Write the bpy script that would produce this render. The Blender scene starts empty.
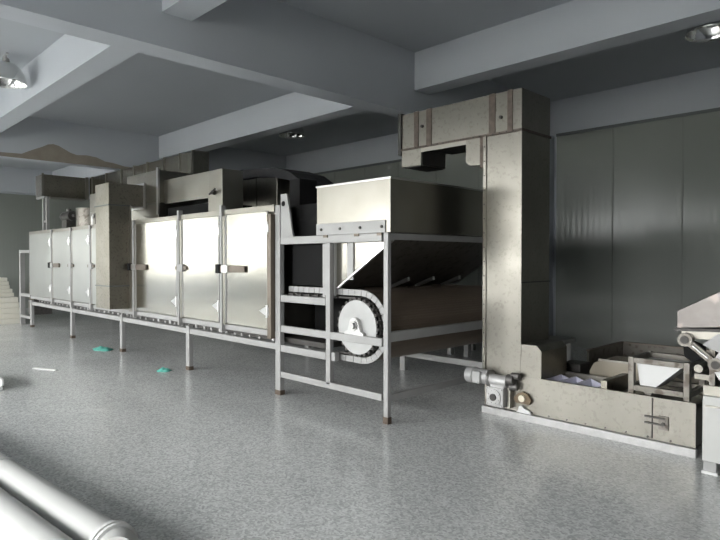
import bpy, bmesh, math, random
from mathutils import Vector, Matrix
random.seed(7)
S = bpy.context.scene
COL = S.collection
PI = math.pi

# ------------------------------------------------------------------ camera
FPX = 588.0
pitch = -math.atan((270 - 259.5) / FPX)
yaw = math.atan(600 / FPX)
Rv = Vector((math.cos(yaw), math.sin(yaw), 0))
Fh = Vector((-math.sin(yaw), math.cos(yaw), 0))
Fv = Fh * math.cos(pitch) + Vector((0, 0, 1)) * math.sin(pitch)
Uv = Rv.cross(Fv)
cd = bpy.data.cameras.new('camera')
cam = bpy.data.objects.new('camera', cd)
COL.objects.link(cam)
cam.matrix_world = Matrix(((Rv.x, Uv.x, -Fv.x, 0), (Rv.y, Uv.y, -Fv.y, 0), (Rv.z, Uv.z, -Fv.z, 1.5), (0, 0, 0, 1)))
cd.sensor_width = 36
cd.lens = FPX / 720 * 36
cd.clip_start = 0.05
S.camera = cam

# ------------------------------------------------------------------ exposure
S.view_settings.view_transform = 'Standard'
S.view_settings.look = 'None'
S.view_settings.gamma = 1
S.view_settings.use_curve_mapping = False
S.view_settings.exposure = 2.22

# ------------------------------------------------------------------ overcast sky
w = bpy.data.worlds.new('overcast_sky')
S.world = w
w.use_nodes = True
nt = w.node_tree
bg = nt.nodes['Background']
tc = nt.nodes.new('ShaderNodeTexCoord')
sx = nt.nodes.new('ShaderNodeSeparateXYZ')
mr = nt.nodes.new('ShaderNodeMapRange')
mr.inputs['From Min'].default_value = -0.06
mr.inputs['From Max'].default_value = 0.10
mx = nt.nodes.new('ShaderNodeMix')
mx.data_type = 'RGBA'
mx.inputs['A'].default_value = (0.16, 0.165, 0.155, 1)
mx.inputs['B'].default_value = (0.985, 0.985, 1.0, 1)
nt.links.new(tc.outputs['Generated'], sx.inputs[0])
nt.links.new(sx.outputs['Z'], mr.inputs['Value'])
nt.links.new(mr.outputs['Result'], mx.inputs['Factor'])
nt.links.new(mx.outputs['Result'], bg.inputs['Color'])
bg.inputs['Strength'].default_value = 7.0

# window openings in the front wall (x0, x1, z0, z1); daylight comes in through them
YF = -4.67
WINS = [(-19.6, -17.2), (-16.6, -13.7), (-12.5, -9.6), (-9.1, -6.2), (-4.9, -2.4), (-1.7, 1.2)]
WZ0, WZ1 = 1.0, 3.40
for i, (a, b) in enumerate(WINS):
    ld = bpy.data.lights.new('window_daylight', 'AREA')
    ld.shape = 'RECTANGLE'
    ld.size = b - a
    ld.size_y = WZ1 - WZ0
    ld.cycles.is_portal = True
    lo = bpy.data.objects.new('window_daylight', ld)
    COL.objects.link(lo)
    lo.location = ((a + b) / 2, YF - 0.16, (WZ0 + WZ1) / 2)
    lo.rotation_euler = (PI / 2, 0, 0)      # faces +Y, into the hall
# openings in the left wall (y0, y1), facing a slab added to hold back daylight
LWS = [(-4.35, -1.35), (-0.55, 0.75)]
LZ0, LZ1 = 0.9, 3.2
for a, b in LWS:
    ld = bpy.data.lights.new('window_daylight', 'AREA')
    ld.shape = 'RECTANGLE'
    ld.size = LZ1 - LZ0
    ld.size_y = b - a
    ld.cycles.is_portal = True
    lo = bpy.data.objects.new('window_daylight', ld)
    COL.objects.link(lo)
    lo.location = (-20.3 - 0.16, (a + b) / 2, (LZ0 + LZ1) / 2)
    lo.rotation_euler = (0, -PI / 2, 0)          # faces +X



# ------------------------------------------------------------------ materials
def mat(name, col, rough=0.5, metal=0.0, spec=0.5, var=None, vscale=3.0, vdet=4, bump=0.0, bscale=20, rvar=0.0,
        stretch=(1, 1, 1), var2=None, v2scale=40):
    m = bpy.data.materials.new(name)
    m.use_nodes = True
    n = m.node_tree
    p = n.nodes['Principled BSDF']
    p.inputs['Base Color'].default_value = (*col, 1)
    p.inputs['Roughness'].default_value = rough
    p.inputs['Metallic'].default_value = metal
    p.inputs['Specular IOR Level'].default_value = spec
    t = n.nodes.new('ShaderNodeTexCoord')
    mp = n.nodes.new('ShaderNodeMapping')
    mp.inputs['Scale'].default_value = stretch
    n.links.new(t.outputs['Object'], mp.inputs[0])
    last = None
    if var is not None:
        nz = n.nodes.new('ShaderNodeTexNoise')
        nz.inputs['Scale'].default_value = vscale
        nz.inputs['Detail'].default_value = vdet
        n.links.new(mp.outputs[0], nz.inputs['Vector'])
        r = n.nodes.new('ShaderNodeMapRange')
        r.inputs['From Min'].default_value = 0.22
        r.inputs['From Max'].default_value = 0.80
        n.links.new(nz.outputs['Fac'], r.inputs['Value'])
        x = n.nodes.new('ShaderNodeMix')
        x.data_type = 'RGBA'
        x.inputs['A'].default_value = (*col, 1)
        x.inputs['B'].default_value = (*var, 1)
        n.links.new(r.outputs['Result'], x.inputs['Factor'])
        last = x
        if rvar:
            rr = n.nodes.new('ShaderNodeMapRange')
            rr.inputs['To Min'].default_value = rough
            rr.inputs['To Max'].default_value = rough + rvar
            n.links.new(r.outputs['Result'], rr.inputs['Value'])
            n.links.new(rr.outputs['Result'], p.inputs['Roughness'])
    if var2 is not None:
        nz = n.nodes.new('ShaderNodeTexNoise')
        nz.inputs['Scale'].default_value = v2scale
        nz.inputs['Detail'].default_value = 2
        n.links.new(mp.outputs[0], nz.inputs['Vector'])
        r = n.nodes.new('ShaderNodeMapRange')
        r.inputs['From Min'].default_value = 0.56
        r.inputs['From Max'].default_value = 0.66
        n.links.new(nz.outputs['Fac'], r.inputs['Value'])
        x = n.nodes.new('ShaderNodeMix')
        x.data_type = 'RGBA'
        if last:
            n.links.new(last.outputs['Result'], x.inputs['A'])
        else:
            x.inputs['A'].default_value = (*col, 1)
        x.inputs['B'].default_value = (*var2, 1)
        n.links.new(r.outputs['Result'], x.inputs['Factor'])
        last = x
    if last:
        n.links.new(last.outputs['Result'], p.inputs['Base Color'])
    if bump:
        nb = n.nodes.new('ShaderNodeTexNoise')
        nb.inputs['Scale'].default_value = bscale
        nb.inputs['Detail'].default_value = 2
        n.links.new(mp.outputs[0], nb.inputs['Vector'])
        bp = n.nodes.new('ShaderNodeBump')
        bp.inputs['Strength'].default_value = bump
        bp.inputs['Distance'].default_value = 0.02
        n.links.new(nb.outputs['Fac'], bp.inputs['Height'])
        n.links.new(bp.outputs[0], p.inputs['Normal'])
    return m


M = {}
M['paint'] = mat('blue_grey_plaster_paint', (0.462, 0.485, 0.518), 0.8, var=(0.432, 0.455, 0.488), vscale=0.7, bump=0.05, bscale=60)
M['ceil'] = mat('ceiling_paint', (0.41, 0.43, 0.457), 0.85, var=(0.38, 0.40, 0.427), vscale=0.5)
M['steel'] = mat('stainless_sheet', (0.30, 0.287, 0.253), 0.29, 1.0, var=(0.245, 0.232, 0.20), vscale=2.2, bump=0.10, bscale=1.8, rvar=0.10)
M['door_steel'] = mat('stainless_door', (0.42, 0.405, 0.36), 0.14, 1.0, var=(0.365, 0.35, 0.308), vscale=1.6, bump=0.05, bscale=1.5, rvar=0.04)
M['dull_steel'] = mat('dull_stainless', (0.27, 0.252, 0.212), 0.36, 1.0, var=(0.22, 0.204, 0.168), vscale=3.5, bump=0.05, bscale=3, rvar=0.1,
                      var2=(0.185, 0.17, 0.14), v2scale=30)
M['old_steel'] = mat('worn_stainless', (0.225, 0.214, 0.187), 0.29, 1.0, var=(0.195, 0.185, 0.16), vscale=5, bump=0.05, bscale=4, rvar=0.1,
                     var2=(0.18, 0.17, 0.145), v2scale=30)
M['ripple'] = mat('rippled_stainless', (0.30, 0.285, 0.245), 0.27, 1.0, var=(0.23, 0.216, 0.18), vscale=3, bump=0.7, bscale=2.6, stretch=(2.2, 1, 0.35))
M['frame'] = mat('white_painted_steel', (0.32, 0.318, 0.31), 0.4, 0.15, var=(0.275, 0.272, 0.262), vscale=6)
M['rust'] = mat('rusty_foot', (0.07, 0.045, 0.03), 0.8, 0.2, var=(0.14, 0.115, 0.09), vscale=30)
M['disc'] = mat('white_disc', (0.40, 0.40, 0.39), 0.4, 0.2, var=(0.34, 0.34, 0.33), vscale=6)
M['dark'] = mat('oily_steel_and_shade', (0.035, 0.033, 0.03), 0.5, 0.3, var=(0.06, 0.055, 0.05), vscale=9)  # oily metal parts, and the painted shade on the elevator outlet
M['black'] = mat('black_rubber_and_shade', (0.010, 0.010, 0.010), 0.8, spec=0.15)  # rubber parts, and the block that paints shade on the dryer roof
M['door_matte'] = mat('satin_door', (0.36, 0.365, 0.345), 0.36, 0.75, var=(0.31, 0.315, 0.297), vscale=1.6, bump=0.05, bscale=1.5)
M['grimy'] = mat('grimy_steel', (0.115, 0.105, 0.09), 0.36, 0.8, var=(0.18, 0.17, 0.15), vscale=9, var2=(0.08, 0.068, 0.056), v2scale=14)
M['hoodm'] = mat('worn_hood_steel', (0.17, 0.16, 0.15), 0.34, 0.9, var=(0.12, 0.108, 0.10), vscale=7, var2=(0.22, 0.19, 0.175), v2scale=9)
M['belt'] = mat('brown_belt_slats', (0.16, 0.122, 0.09), 0.5, 0.3, var=(0.12, 0.092, 0.068), vscale=5, stretch=(1, 0.3, 4))
M['bronze'] = mat('brown_latch', (0.16, 0.135, 0.11), 0.45, 0.7)
M['chrome'] = mat('bright_metal', (0.52, 0.51, 0.49), 0.28, 1.0, var=(0.5, 0.5, 0.5), vscale=12)
M['cast'] = mat('cast_aluminium', (0.48, 0.475, 0.465), 0.4, 0.3, var=(0.38, 0.375, 0.365), vscale=25, bump=0.2, bscale=60)
M['motor'] = mat('dark_motor', (0.075, 0.073, 0.07), 0.45, 0.5, var=(0.16, 0.15, 0.14), vscale=20)
M['brass'] = mat('greasy_bearing', (0.17, 0.125, 0.075), 0.5, 0.4, var=(0.09, 0.065, 0.04), vscale=25)
M['knob'] = mat('cream_cap', (0.62, 0.57, 0.45), 0.5)
M['lavender'] = mat('lavender_plastic', (0.78, 0.77, 0.90), 0.25, var=(0.72, 0.71, 0.84), vscale=6)
M['pvc'] = mat('white_pvc', (0.52, 0.52, 0.50), 0.45, var=(0.48, 0.48, 0.46), vscale=2.5)
M['board'] = mat('cream_board', (0.66, 0.64, 0.56), 0.8, var=(0.56, 0.54, 0.46), vscale=5, bump=0.2, bscale=30)
M['beige'] = mat('beige_sheet', (0.27, 0.24, 0.185), 0.5, 0.2, var=(0.22, 0.195, 0.15), vscale=4)
M['green'] = mat('green_cloth', (0.05, 0.34, 0.27), 0.8, var=(0.16, 0.5, 0.42), vscale=20)
M['white'] = mat('white_plastic', (0.60, 0.60, 0.585), 0.5)
M['stain'] = mat('bare_brown_render', (0.30, 0.265, 0.22), 0.9, var=(0.23, 0.20, 0.165), vscale=5, bump=0.3, bscale=25)
M['winframe'] = mat('window_frame_paint', (0.7, 0.72, 0.72), 0.4)
M['trim'] = mat('dark_trim', (0.11, 0.12, 0.12), 0.5)
M['emit_glass'] = mat('lamp_bulb_glass', (0.8, 0.8, 0.8), 0.1, 0.0)
M['blocker'] = mat('light_blocker_grey', (0.42, 0.42, 0.40), 0.9, var=(0.36, 0.36, 0.34), vscale=0.8)  # grey of the added slab that dims the left windows
M['yard'] = mat('yard_concrete', (0.30, 0.30, 0.28), 0.9, var=(0.24, 0.24, 0.22), vscale=0.8)
M['mirror'] = mat('polished_reflector', (0.75, 0.75, 0.73), 0.09, 1.0, bump=0.15, bscale=6)
M['cabinet'] = mat('pale_cabinet_paint', (0.47, 0.47, 0.45), 0.4, 0.1, var=(0.42, 0.42, 0.40), vscale=3)
M['joint'] = mat('panel_joint_grey', (0.20, 0.21, 0.19), 0.5)  # joint strips, slightly darker than the cladding
M['seam'] = mat('dark_brown_seam', (0.06, 0.048, 0.038), 0.6, 0.3, var=(0.13, 0.10, 0.08), vscale=20)
M['canvas'] = mat('black_tarp', (0.02, 0.02, 0.022), 0.75, bump=0.5, bscale=9)


def floor_mat():
    m = mat('polished_terrazzo', (0.52, 0.53, 0.515), 0.18, 0.0, 0.5, var=(0.58, 0.588, 0.573), vscale=0.9, vdet=6, rvar=0.06)
    n = m.node_tree
    p = n.nodes['Principled BSDF']
    src = p.inputs['Base Color'].links[0].from_socket
    t = n.nodes.new('ShaderNodeTexCoord')
    v = n.nodes.new('ShaderNodeTexVoronoi')
    v.inputs['Scale'].default_value = 75
    n.links.new(t.outputs['Object'], v.inputs['Vector'])
    r = n.nodes.new('ShaderNodeMapRange')
    r.inputs['From Min'].default_value = 0.0
    r.inputs['From Max'].default_value = 1.0
    r.inputs['To Min'].default_value = 0.72
    r.inputs['To Max'].default_value = 1.25
    s = n.nodes.new('ShaderNodeSeparateColor')
    n.links.new(v.outputs['Color'], s.inputs[0])
    n.links.new(s.outputs[0], r.inputs['Value'])
    x = n.nodes.new('ShaderNodeVectorMath')
    x.operation = 'SCALE'
    n.links.new(src, x.inputs[0])
    n.links.new(r.outputs['Result'], x.inputs['Scale'])
    # worn, dirty drifts
    nz = n.nodes.new('ShaderNodeTexNoise')
    nz.inputs['Scale'].default_value = 0.55
    nz.inputs['Detail'].default_value = 7
    nz.inputs['Roughness'].default_value = 0.65
    mp = n.nodes.new('ShaderNodeMapping')
    mp.inputs['Scale'].default_value = (1, 2.4, 1)
    mp.inputs['Rotation'].default_value = (0, 0, 0.5)
    n.links.new(t.outputs['Object'], mp.inputs[0])
    n.links.new(mp.outputs[0], nz.inputs['Vector'])
    r2 = n.nodes.new('ShaderNodeMapRange')
    r2.inputs['From Min'].default_value = 0.2
    r2.inputs['From Max'].default_value = 0.8
    r2.inputs['To Min'].default_value = 0.90
    r2.inputs['To Max'].default_value = 1.08
    n.links.new(nz.outputs['Fac'], r2.inputs['Value'])
    y = n.nodes.new('ShaderNodeVectorMath')
    y.operation = 'SCALE'
    n.links.new(x.outputs[0], y.inputs[0])
    n.links.new(r2.outputs['Result'], y.inputs['Scale'])
    n.links.new(y.outputs[0], p.inputs['Base Color'])
    return m


M['floor'] = floor_mat()


def clad_mat():
    m = mat('grey_green_cladding', (0.265, 0.28, 0.255), 0.20, 0.0, 0.32, var=(0.24, 0.253, 0.232), vscale=0.8, rvar=0.05)
    n = m.node_tree
    p = n.nodes['Principled BSDF']
    t = n.nodes.new('ShaderNodeTexCoord')
    s = n.nodes.new('ShaderNodeSeparateXYZ')
    a = n.nodes.new('ShaderNodeMath')
    a.operation = 'ADD'
    n.links.new(t.outputs['Object'], s.inputs[0])
    n.links.new(s.outputs['X'], a.inputs[0])
    n.links.new(s.outputs['Y'], a.inputs[1])
    k = n.nodes.new('ShaderNodeMath')
    k.operation = 'MULTIPLY'
    k.inputs[1].default_value = 2 * PI / 0.1
    n.links.new(a.outputs[0], k.inputs[0])
    c = n.nodes.new('ShaderNodeMath')
    c.operation = 'SINE'
    n.links.new(k.outputs[0], c.inputs[0])
    b = n.nodes.new('ShaderNodeBump')
    b.inputs['Strength'].default_value = 0.12
    b.inputs['Distance'].default_value = 0.004
    n.links.new(c.outputs[0], b.inputs['Height'])
    n.links.new(b.outputs[0], p.inputs['Normal'])
    return m


M['clad'] = clad_mat()


def glass_mat():
    m = bpy.data.materials.new('window_glass')
    m.use_nodes = True
    n = m.node_tree
    n.nodes.remove(n.nodes['Principled BSDF'])
    out = n.nodes['Material Output']
    tr = n.nodes.new('ShaderNodeBsdfTransparent')
    tr.inputs[0].default_value = (0.92, 0.925, 0.92, 1)
    gl = n.nodes.new('ShaderNodeBsdfGlossy')
    gl.inputs['Roughness'].default_value = 0.02
    mx = n.nodes.new('ShaderNodeMixShader')
    mx.inputs[0].default_value = 0.08
    n.links.new(tr.outputs[0], mx.inputs[1])
    n.links.new(gl.outputs[0], mx.inputs[2])
    n.links.new(mx.outputs[0], out.inputs[0])
    return m


M['glass'] = glass_mat()


# ------------------------------------------------------------------ mesh helpers (world coordinates)
class MB:
    def __init__(s):
        s.v = []
        s.f = []
        s.sm = []
        s.prim = []

    def add(s, vs, fs, smooth=False):
        s.prim.append((list(vs), list(fs), smooth))
        o = len(s.v)
        s.v += [tuple(v) for v in vs]
        s.f += [tuple(i + o for i in f) for f in fs]
        s.sm += [smooth] * len(fs)
        return s

    def box(s, x0, x1, y0, y1, z0, z1):
        if x0 > x1: x0, x1 = x1, x0
        if y0 > y1: y0, y1 = y1, y0
        if z0 > z1: z0, z1 = z1, z0
        return s.add([(x0, y0, z0), (x1, y0, z0), (x1, y1, z0), (x0, y1, z0), (x0, y0, z1), (x1, y0, z1), (x1, y1, z1), (x0, y1, z1)],
                     [(0, 3, 2, 1), (4, 5, 6, 7), (0, 1, 5, 4), (1, 2, 6, 5), (2, 3, 7, 6), (3, 0, 4, 7)])

    def prism(s, pts, axis, a, b):
        """pts: 2D outline; extruded along axis from a to b. axis 'y': pts are (x,z); 'x': (y,z); 'z': (x,y)."""
        def P(p, t):
            return {'y': (p[0], t, p[1]), 'x': (t, p[0], p[1]), 'z': (p[0], p[1], t)}[axis]
        n = len(pts)
        vs = [P(p, a) for p in pts] + [P(p, b) for p in pts]
        fs = [tuple(range(n)), tuple(range(2 * n - 1, n - 1, -1))]
        for i in range(n):
            j = (i + 1) % n
            fs.append((i, i + n, j + n, j))
        return s.add(vs, fs)

    def cyl(s, c0, c1, r0, r1=None, n=24, cap=True, smooth=True):
        r1 = r0 if r1 is None else r1
        c0, c1 = Vector(c0), Vector(c1)
        d = (c1 - c0).normalized()
        u = d.orthogonal().normalized()
        w_ = d.cross(u)
        vs = []
        for c, r in ((c0, r0), (c1, r1)):
            for k in range(n):
                t = 2 * PI * k / n
                vs.append(c + (u * math.cos(t) + w_ * math.sin(t)) * r)
        s.add(vs, [(k, (k + 1) % n, n + (k + 1) % n, n + k) for k in range(n)], smooth)
        if cap:
            s.add(vs[:n], [tuple(range(n - 1, -1, -1))])
            s.add(vs[n:], [tuple(range(n))])
        return s

    def tube(s, pts, r, n=16, rs=None):
        pts = [Vector(p) for p in pts]
        rs = rs or [r] * len(pts)
        vs = []
        u = None
        for i, p in enumerate(pts):
            d = (pts[min(i + 1, len(pts) - 1)] - pts[max(i - 1, 0)]).normalized()
            if u is None:
                u = d.orthogonal().normalized()
            else:
                u = (u - d * u.dot(d)).normalized()
            w_ = d.cross(u)
            for k in range(n):
                t = 2 * PI * k / n
                vs.append(p + (u * math.cos(t) + w_ * math.sin(t)) * rs[i])
        fs = []
        for i in range(len(pts) - 1):
            for k in range(n):
                fs.append((i * n + k, i * n + (k + 1) % n, (i + 1) * n + (k + 1) % n, (i + 1) * n + k))
        s.add(vs, fs, True)
        s.add(vs[:n], [tuple(range(n - 1, -1, -1))])
        s.add(vs[-n:], [tuple(range(n))])
        return s

    def lathe(s, prof, c, n=32):
        """prof (r,z) around vertical axis at c."""
        vs = []
        for r, z in prof:
            for k in range(n):
                t = 2 * PI * k / n
                vs.append((c[0] + r * math.cos(t), c[1] + r * math.sin(t), c[2] + z))
        fs = []
        for i in range(len(prof) - 1):
            for k in range(n):
                fs.append((i * n + k, i * n + (k + 1) % n, (i + 1) * n + (k + 1) % n, (i + 1) * n + k))
        return s.add(vs, fs, True)


def world_of(o):
    v = Vector((0, 0, 0))
    while o:
        v = v + Vector(o.location)
        o = o.parent
    return v


def obj(name, mb, m, parent=None, bevel=0.0, loc=None, solid=0.0):
    """one mesh object; verts are given in world coordinates"""
    base = world_of(parent) if parent else Vector((0, 0, 0))
    me = bpy.data.meshes.new(name)
    if parent is None:
        if loc is None:
            xs = [v[0] for v in mb.v]; ys = [v[1] for v in mb.v]; zs = [v[2] for v in mb.v]
            loc = ((min(xs) + max(xs)) / 2, (min(ys) + max(ys)) / 2, min(zs))
        base = Vector(loc)
    me.from_pydata([tuple(Vector(v) - base) for v in mb.v], [], mb.f)
    for p, sm in zip(me.polygons, mb.sm):
        p.use_smooth = sm
    bm = bmesh.new()
    bm.from_mesh(me)
    bmesh.ops.recalc_face_normals(bm, faces=bm.faces)
    bm.to_mesh(me)
    bm.free()
    me.materials.append(M[m] if isinstance(m, str) else m)
    o = bpy.data.objects.new(name, me)
    COL.objects.link(o)
    if parent:
        o.parent = parent
    else:
        o.location = base
    if solid:
        sd = o.modifiers.new('thickness', 'SOLIDIFY')
        sd.thickness = solid
    if bevel:
        b = o.modifiers.new('bevel', 'BEVEL')
        b.width = bevel
        b.segments = 2
        b.limit_method = 'ANGLE'
    return o


def multi(name, mb, m, parent, bevel=0.0):
    # one object per box or prism of mb
    return [obj(name, MB().add(*p), m, parent, bevel) for p in mb.prim]


def struct(name, mb, m, parent=None, bevel=0.0):
    o = obj(name, mb, m, parent, bevel)
    if parent is None:
        o['kind'] = 'structure'
    return o


def tag(o, label, cat, group=None):
    o['label'] = label
    o['category'] = cat
    if group:
        o['group'] = group
    return o


def thing(name, label, cat, loc, group=None):
    o = bpy.data.objects.new(name, None)
    COL.objects.link(o)
    o.location = loc
    o.empty_display_size = 0.2
    return tag(o, label, cat, group)


def dup(root, loc, label, group=None):
    r = root.copy()
    COL.objects.link(r)
    r.location = loc
    r['label'] = label
    if group: r['group'] = group
    for ch in list(root.children):
        c = ch.copy()
        COL.objects.link(c)
        c.parent = r
        for g in ch.children:
            d = g.copy()
            COL.objects.link(d)
            d.parent = c
    return r


B = lambda *a: MB().box(*a)

# ------------------------------------------------------------------ building
XL, XR, YB, H = -20.3, 9.0, 9.75, 4.3
struct('floor', B(XL - .2, XR + .2, YF - .2, YB + .2, -0.15, 0), 'floor')
struct('ceiling', B(XL - .2, XR + .2, YF - .2, YB + .2, H, H + 0.2), 'ceil')
wb = struct('wall_back', B(XL, XR, YB, YB + 0.2, 0, H), 'paint')
m = MB()
ys = YF - .2
for a, b in LWS:
    m.box(XL - .2, XL, ys, a, 0, H).box(XL - .2, XL, a, b, 0, LZ0).box(XL - .2, XL, a, b, LZ1, H)
    ys = b
m.box(XL - .2, XL, ys, YB, 0, H)
wl = struct('wall_left', m, 'paint')
for i, (a, b) in enumerate(LWS):
    wn = bpy.data.objects.new('window_%d' % (i + 7), None)
    COL.objects.link(wn)
    wn.location = (XL - .1, (a + b) / 2, LZ0)
    wn['kind'] = 'structure'
    m = MB()
    m.box(XL - .14, XL - .06, a, b, LZ0, LZ0 + .05).box(XL - .14, XL - .06, a, b, LZ1 - .05, LZ1)
    for y in (a, a + (b - a) / 3, a + (b - a) * 2 / 3, b - .05):
        m.box(XL - .13, XL - .07, y, y + .05, LZ0 + .05, LZ1 - .05)
    obj('window_frame', m, 'winframe', wn)
    obj('pane', B(XL - .103, XL - .097, a + .05, b - .05, LZ0 + .05, LZ1 - .05), 'glass', wn)
struct('wall_right', B(XR, XR + .2, YF, YB, 0, H), 'paint')
struct('window_light_blocker', B(-25.2, -25.0, -16, 12, -0.15, 7.5), 'blocker')  # unseen slab, added to block sky light at the left windows
struct('yard_ground', B(-60, 40, -60, YF - .2, -0.25, -0.15), 'yard')
# front wall with openings
m = MB()
xs = XL
for a, b in WINS:
    m.box(xs, a, YF - .2, YF, 0, H)
    m.box(a, b, YF - .2, YF, 0, WZ0)
    m.box(a, b, YF - .2, YF, WZ1, H)
    xs = b
m.box(xs, XR, YF - .2, YF, 0, H)
struct('wall_front', m, 'paint')
for i, (a, b) in enumerate(WINS):
    wn = bpy.data.objects.new('window_%d' % (i + 1), None)
    COL.objects.link(wn)
    wn.location = ((a + b) / 2, YF - .1, WZ0)
    wn['kind'] = 'structure'
    m = MB()
    t = 0.05
    m.box(a, b, YF - .14, YF - .06, WZ0, WZ0 + t)
    m.box(a, b, YF - .14, YF - .06, WZ1 - t, WZ1)
    m.box(a, a + t, YF - .14, YF - .06, WZ0 + t, WZ1 - t)
    m.box(b - t, b, YF - .14, YF - .06, WZ0 + t, WZ1 - t)
    for k in (1, 2):
        xm = a + (b - a) * k / 3
        m.box(xm - .03, xm + .03, YF - .13, YF - .07, WZ0 + t, WZ1 - t)
    m.box(a + t, b - t, YF - .125, YF - .075, 2.55, 2.6)
    obj('window_frame', m, 'winframe', wn)
    obj('pane', B(a + t, b - t, YF - .103, YF - .097, WZ0 + t, WZ1 - t), 'glass', wn)

# cladding panels on the back and left walls, with top capping
obj('cladding', B(-4.98, XR, YB - .04, YB, 0.0, 3.67), 'clad', wb)
obj('cladding', B(-12.75, -5.55, YB - .04, YB, 0.0, 3.67), 'clad', wb)
obj('cladding', B(XL, -13.15, YB - .04, YB, 0.0, 3.67), 'clad', wb)
multi('capping_strip', MB().box(-4.98, XR, YB - .06, YB, 3.65, 3.70).box(-12.75, -5.55, YB - .06, YB, 3.65, 3.70), 'trim', wb)
m = MB()
for x in (-4.0, -2.95, -1.9, -0.85, 0.2, 1.25):
    m.box(x - .012, x + .012, YB - .048, YB - .03, 0, 3.65)
for x in (-6.6, -7.65, -8.7, -9.75, -10.8, -11.85):
    m.box(x - .012, x + .012, YB - .048, YB - .03, 0, 3.65)
multi('panel_joint', m, 'joint', wb)
obj('cladding', B(XL, XL + .04, LWS[1][1], YB - .05, 0.0, 3.50), 'clad', wl)

# downstand beams
for i, x in enumerate((-5.5, -13.1, 2.1)):
    o = struct('ceiling_beam', B(x, x + .3, YF, YB, 3.47, H), 'paint')
    if i == 1:
        pbeam = o
struct('ceiling_beam', B(XL, XL + .1, YF, YB, 3.55, H), 'paint')
for y in (2.53, 6.13, -1.07):
    struct('ceiling_joist', B(XL, XR, y, y + .3, 3.79, H), 'paint')
# concrete columns on the back wall
for x in (-5.5, -13.1):
    struct('wall_column', B(x - .02, x + .45, YB - .18, YB, 0, 3.67), 'paint')
# bare brown patch where paint is missing on the far beam
pts = [(2.2, 3.47), (2.2, 3.53), (2.9, 3.54), (3.33, 3.555), (3.45, 3.62), (3.57, 3.68), (3.70, 3.74), (3.80, 3.80), (3.90, 3.82), (4.0, 3.80), (4.1, 3.75),
       (4.22, 3.69), (4.35, 3.655), (4.55, 3.675), (4.75, 3.655), (4.92, 3.59), (5.1, 3.575), (5.35, 3.53), (6.1, 3.52), (6.1, 3.47)]
obj('bare_patch', MB().prism(pts, 'x', -12.80, -12.79), 'stain', pbeam)

# ------------------------------------------------------------------ hanging lamps
lamp = thing('high_bay_lamp', 'bell-shaped metal ceiling lamp hanging at the top left, nearest the left edge', 'lamp', (-9.145, 2.20, 3.9), 'high bay lamps under the ceiling')
L0 = Vector((-9.145, 2.20, 3.9))
prof = [(0.045, 0.30), (0.07, 0.285), (0.12, 0.265), (0.18, 0.21), (0.225, 0.13), (0.25, 0.03), (0.255, 0.0), (0.25, 0.0), (0.243, 0.03), (0.215, 0.13), (0.17, 0.2), (0.11, 0.25), (0.04, 0.27)]
obj('lamp_shade', MB().lathe(prof, L0, 40), 'mirror', lamp)
obj('lamp_holder', MB().cyl(L0 + Vector((0, 0, .27)), L0 + Vector((0, 0, .35)), .05, .035), 'cast', lamp)
obj('hanger', MB().cyl(L0 + Vector((0, 0, .34)), L0 + Vector((0, 0, .395)), .012).box(L0.x - .08, L0.x + .08, L0.y - .015, L0.y + .015, 4.285, 4.3), 'cast', lamp)
obj('bulb', MB().lathe([(0.0, .06), (.05, .08), (.065, .12), (.05, .17), (.03, .24), (.03, .27)], L0, 20), 'emit_glass', lamp)
dup(lamp, (-9.12, 7.086, 3.9), 'small bright ceiling lamp seen above the dryer, just under the middle beam')
dup(lamp, (-1.90, 7.161, 3.93), 'ceiling lamp at the top right corner, partly hidden by the beam above the back wall')

# ------------------------------------------------------------------ tunnel dryer
D = thing('tunnel_dryer', 'long stainless steel tunnel dryer with doors and roof ducts on white steel legs', 'dryer', (-9.4, 5.0, 0))
Y0, Y1 = 3.9, 6.08
PW = 0.10
# legs
legx = [-5.33, -7.37, -9.58, -11.9, -14.46]
for x in legx:
    top = 0.60
    for y in (Y0, Y1 - PW):
        obj('leg', B(x, x + .09, y, y + .06, 0.05 if y == Y0 else 0, 2.10 if (x == -5.33) else top), 'frame', D, .004)
    obj('foot_plate', B(x - .003, x + .093, Y0 - .003, Y0 + .063, 0.0, 0.05), 'rust', D)
for y in (Y0, Y1 - PW):
    obj('leg', B(-3.675, -3.62, y, y + .045, 0.06, 1.75), 'frame', D, .004)
    obj('foot_plate', B(-3.678, -3.617, y - .003, y + .048, 0, 0.062), 'rust', D)
    obj('leg', B(-15.28, -15.19, y, y + PW, 0, 1.72), 'frame', D, .004)
obj('leg', B(-4.475, -4.41, Y0, Y0 + .05, 0.24, 1.68), 'frame', D, .004)
# rails
R_ = lambda *a: obj('rail', B(*a), 'frame', D, .004)
R_(-5.23, -3.70, Y0, Y0 + .08, 1.665, 1.745)
R_(-5.23, -4.48, Y0, Y0 + .08, 1.035, 1.11)
R_(-5.23, -4.40 + .7, Y0 + .003, Y0 + .035, 0.70, 0.775)
R_(-5.23, -4.48, Y0, Y0 + .08, 0.485, 0.56)
R_(-5.23, -3.70, Y0, Y0 + .08, 0.20, 0.265)
obj('rail_end', B(-4.40, -4.35, Y0 + .01, Y0 + .07, 0.485, 0.57), 'frame', D)
R_(-3.675, -3.625, Y0 + .045, Y1 - PW, 1.665, 1.745)
R_(-3.675, -3.625, Y0 + .045, Y1 - PW, 0.745, 0.835)
R_(-3.675, -3.625, Y0 + .045, Y1 - PW, 0.20, 0.265)
R_(-5.23, -3.70, Y1 - PW, Y1 - .02, 1.665, 1.745)
R_(-5.23, -3.70, Y1 - PW, Y1 - .02, 0.19, 0.265)
R_(-14.36, -5.33, Y0 + .01, Y0 + .09, 0.495, 0.565)
R_(-14.36, -5.33, Y1 - PW, Y1 - .02, 0.495, 0.565)
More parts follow.
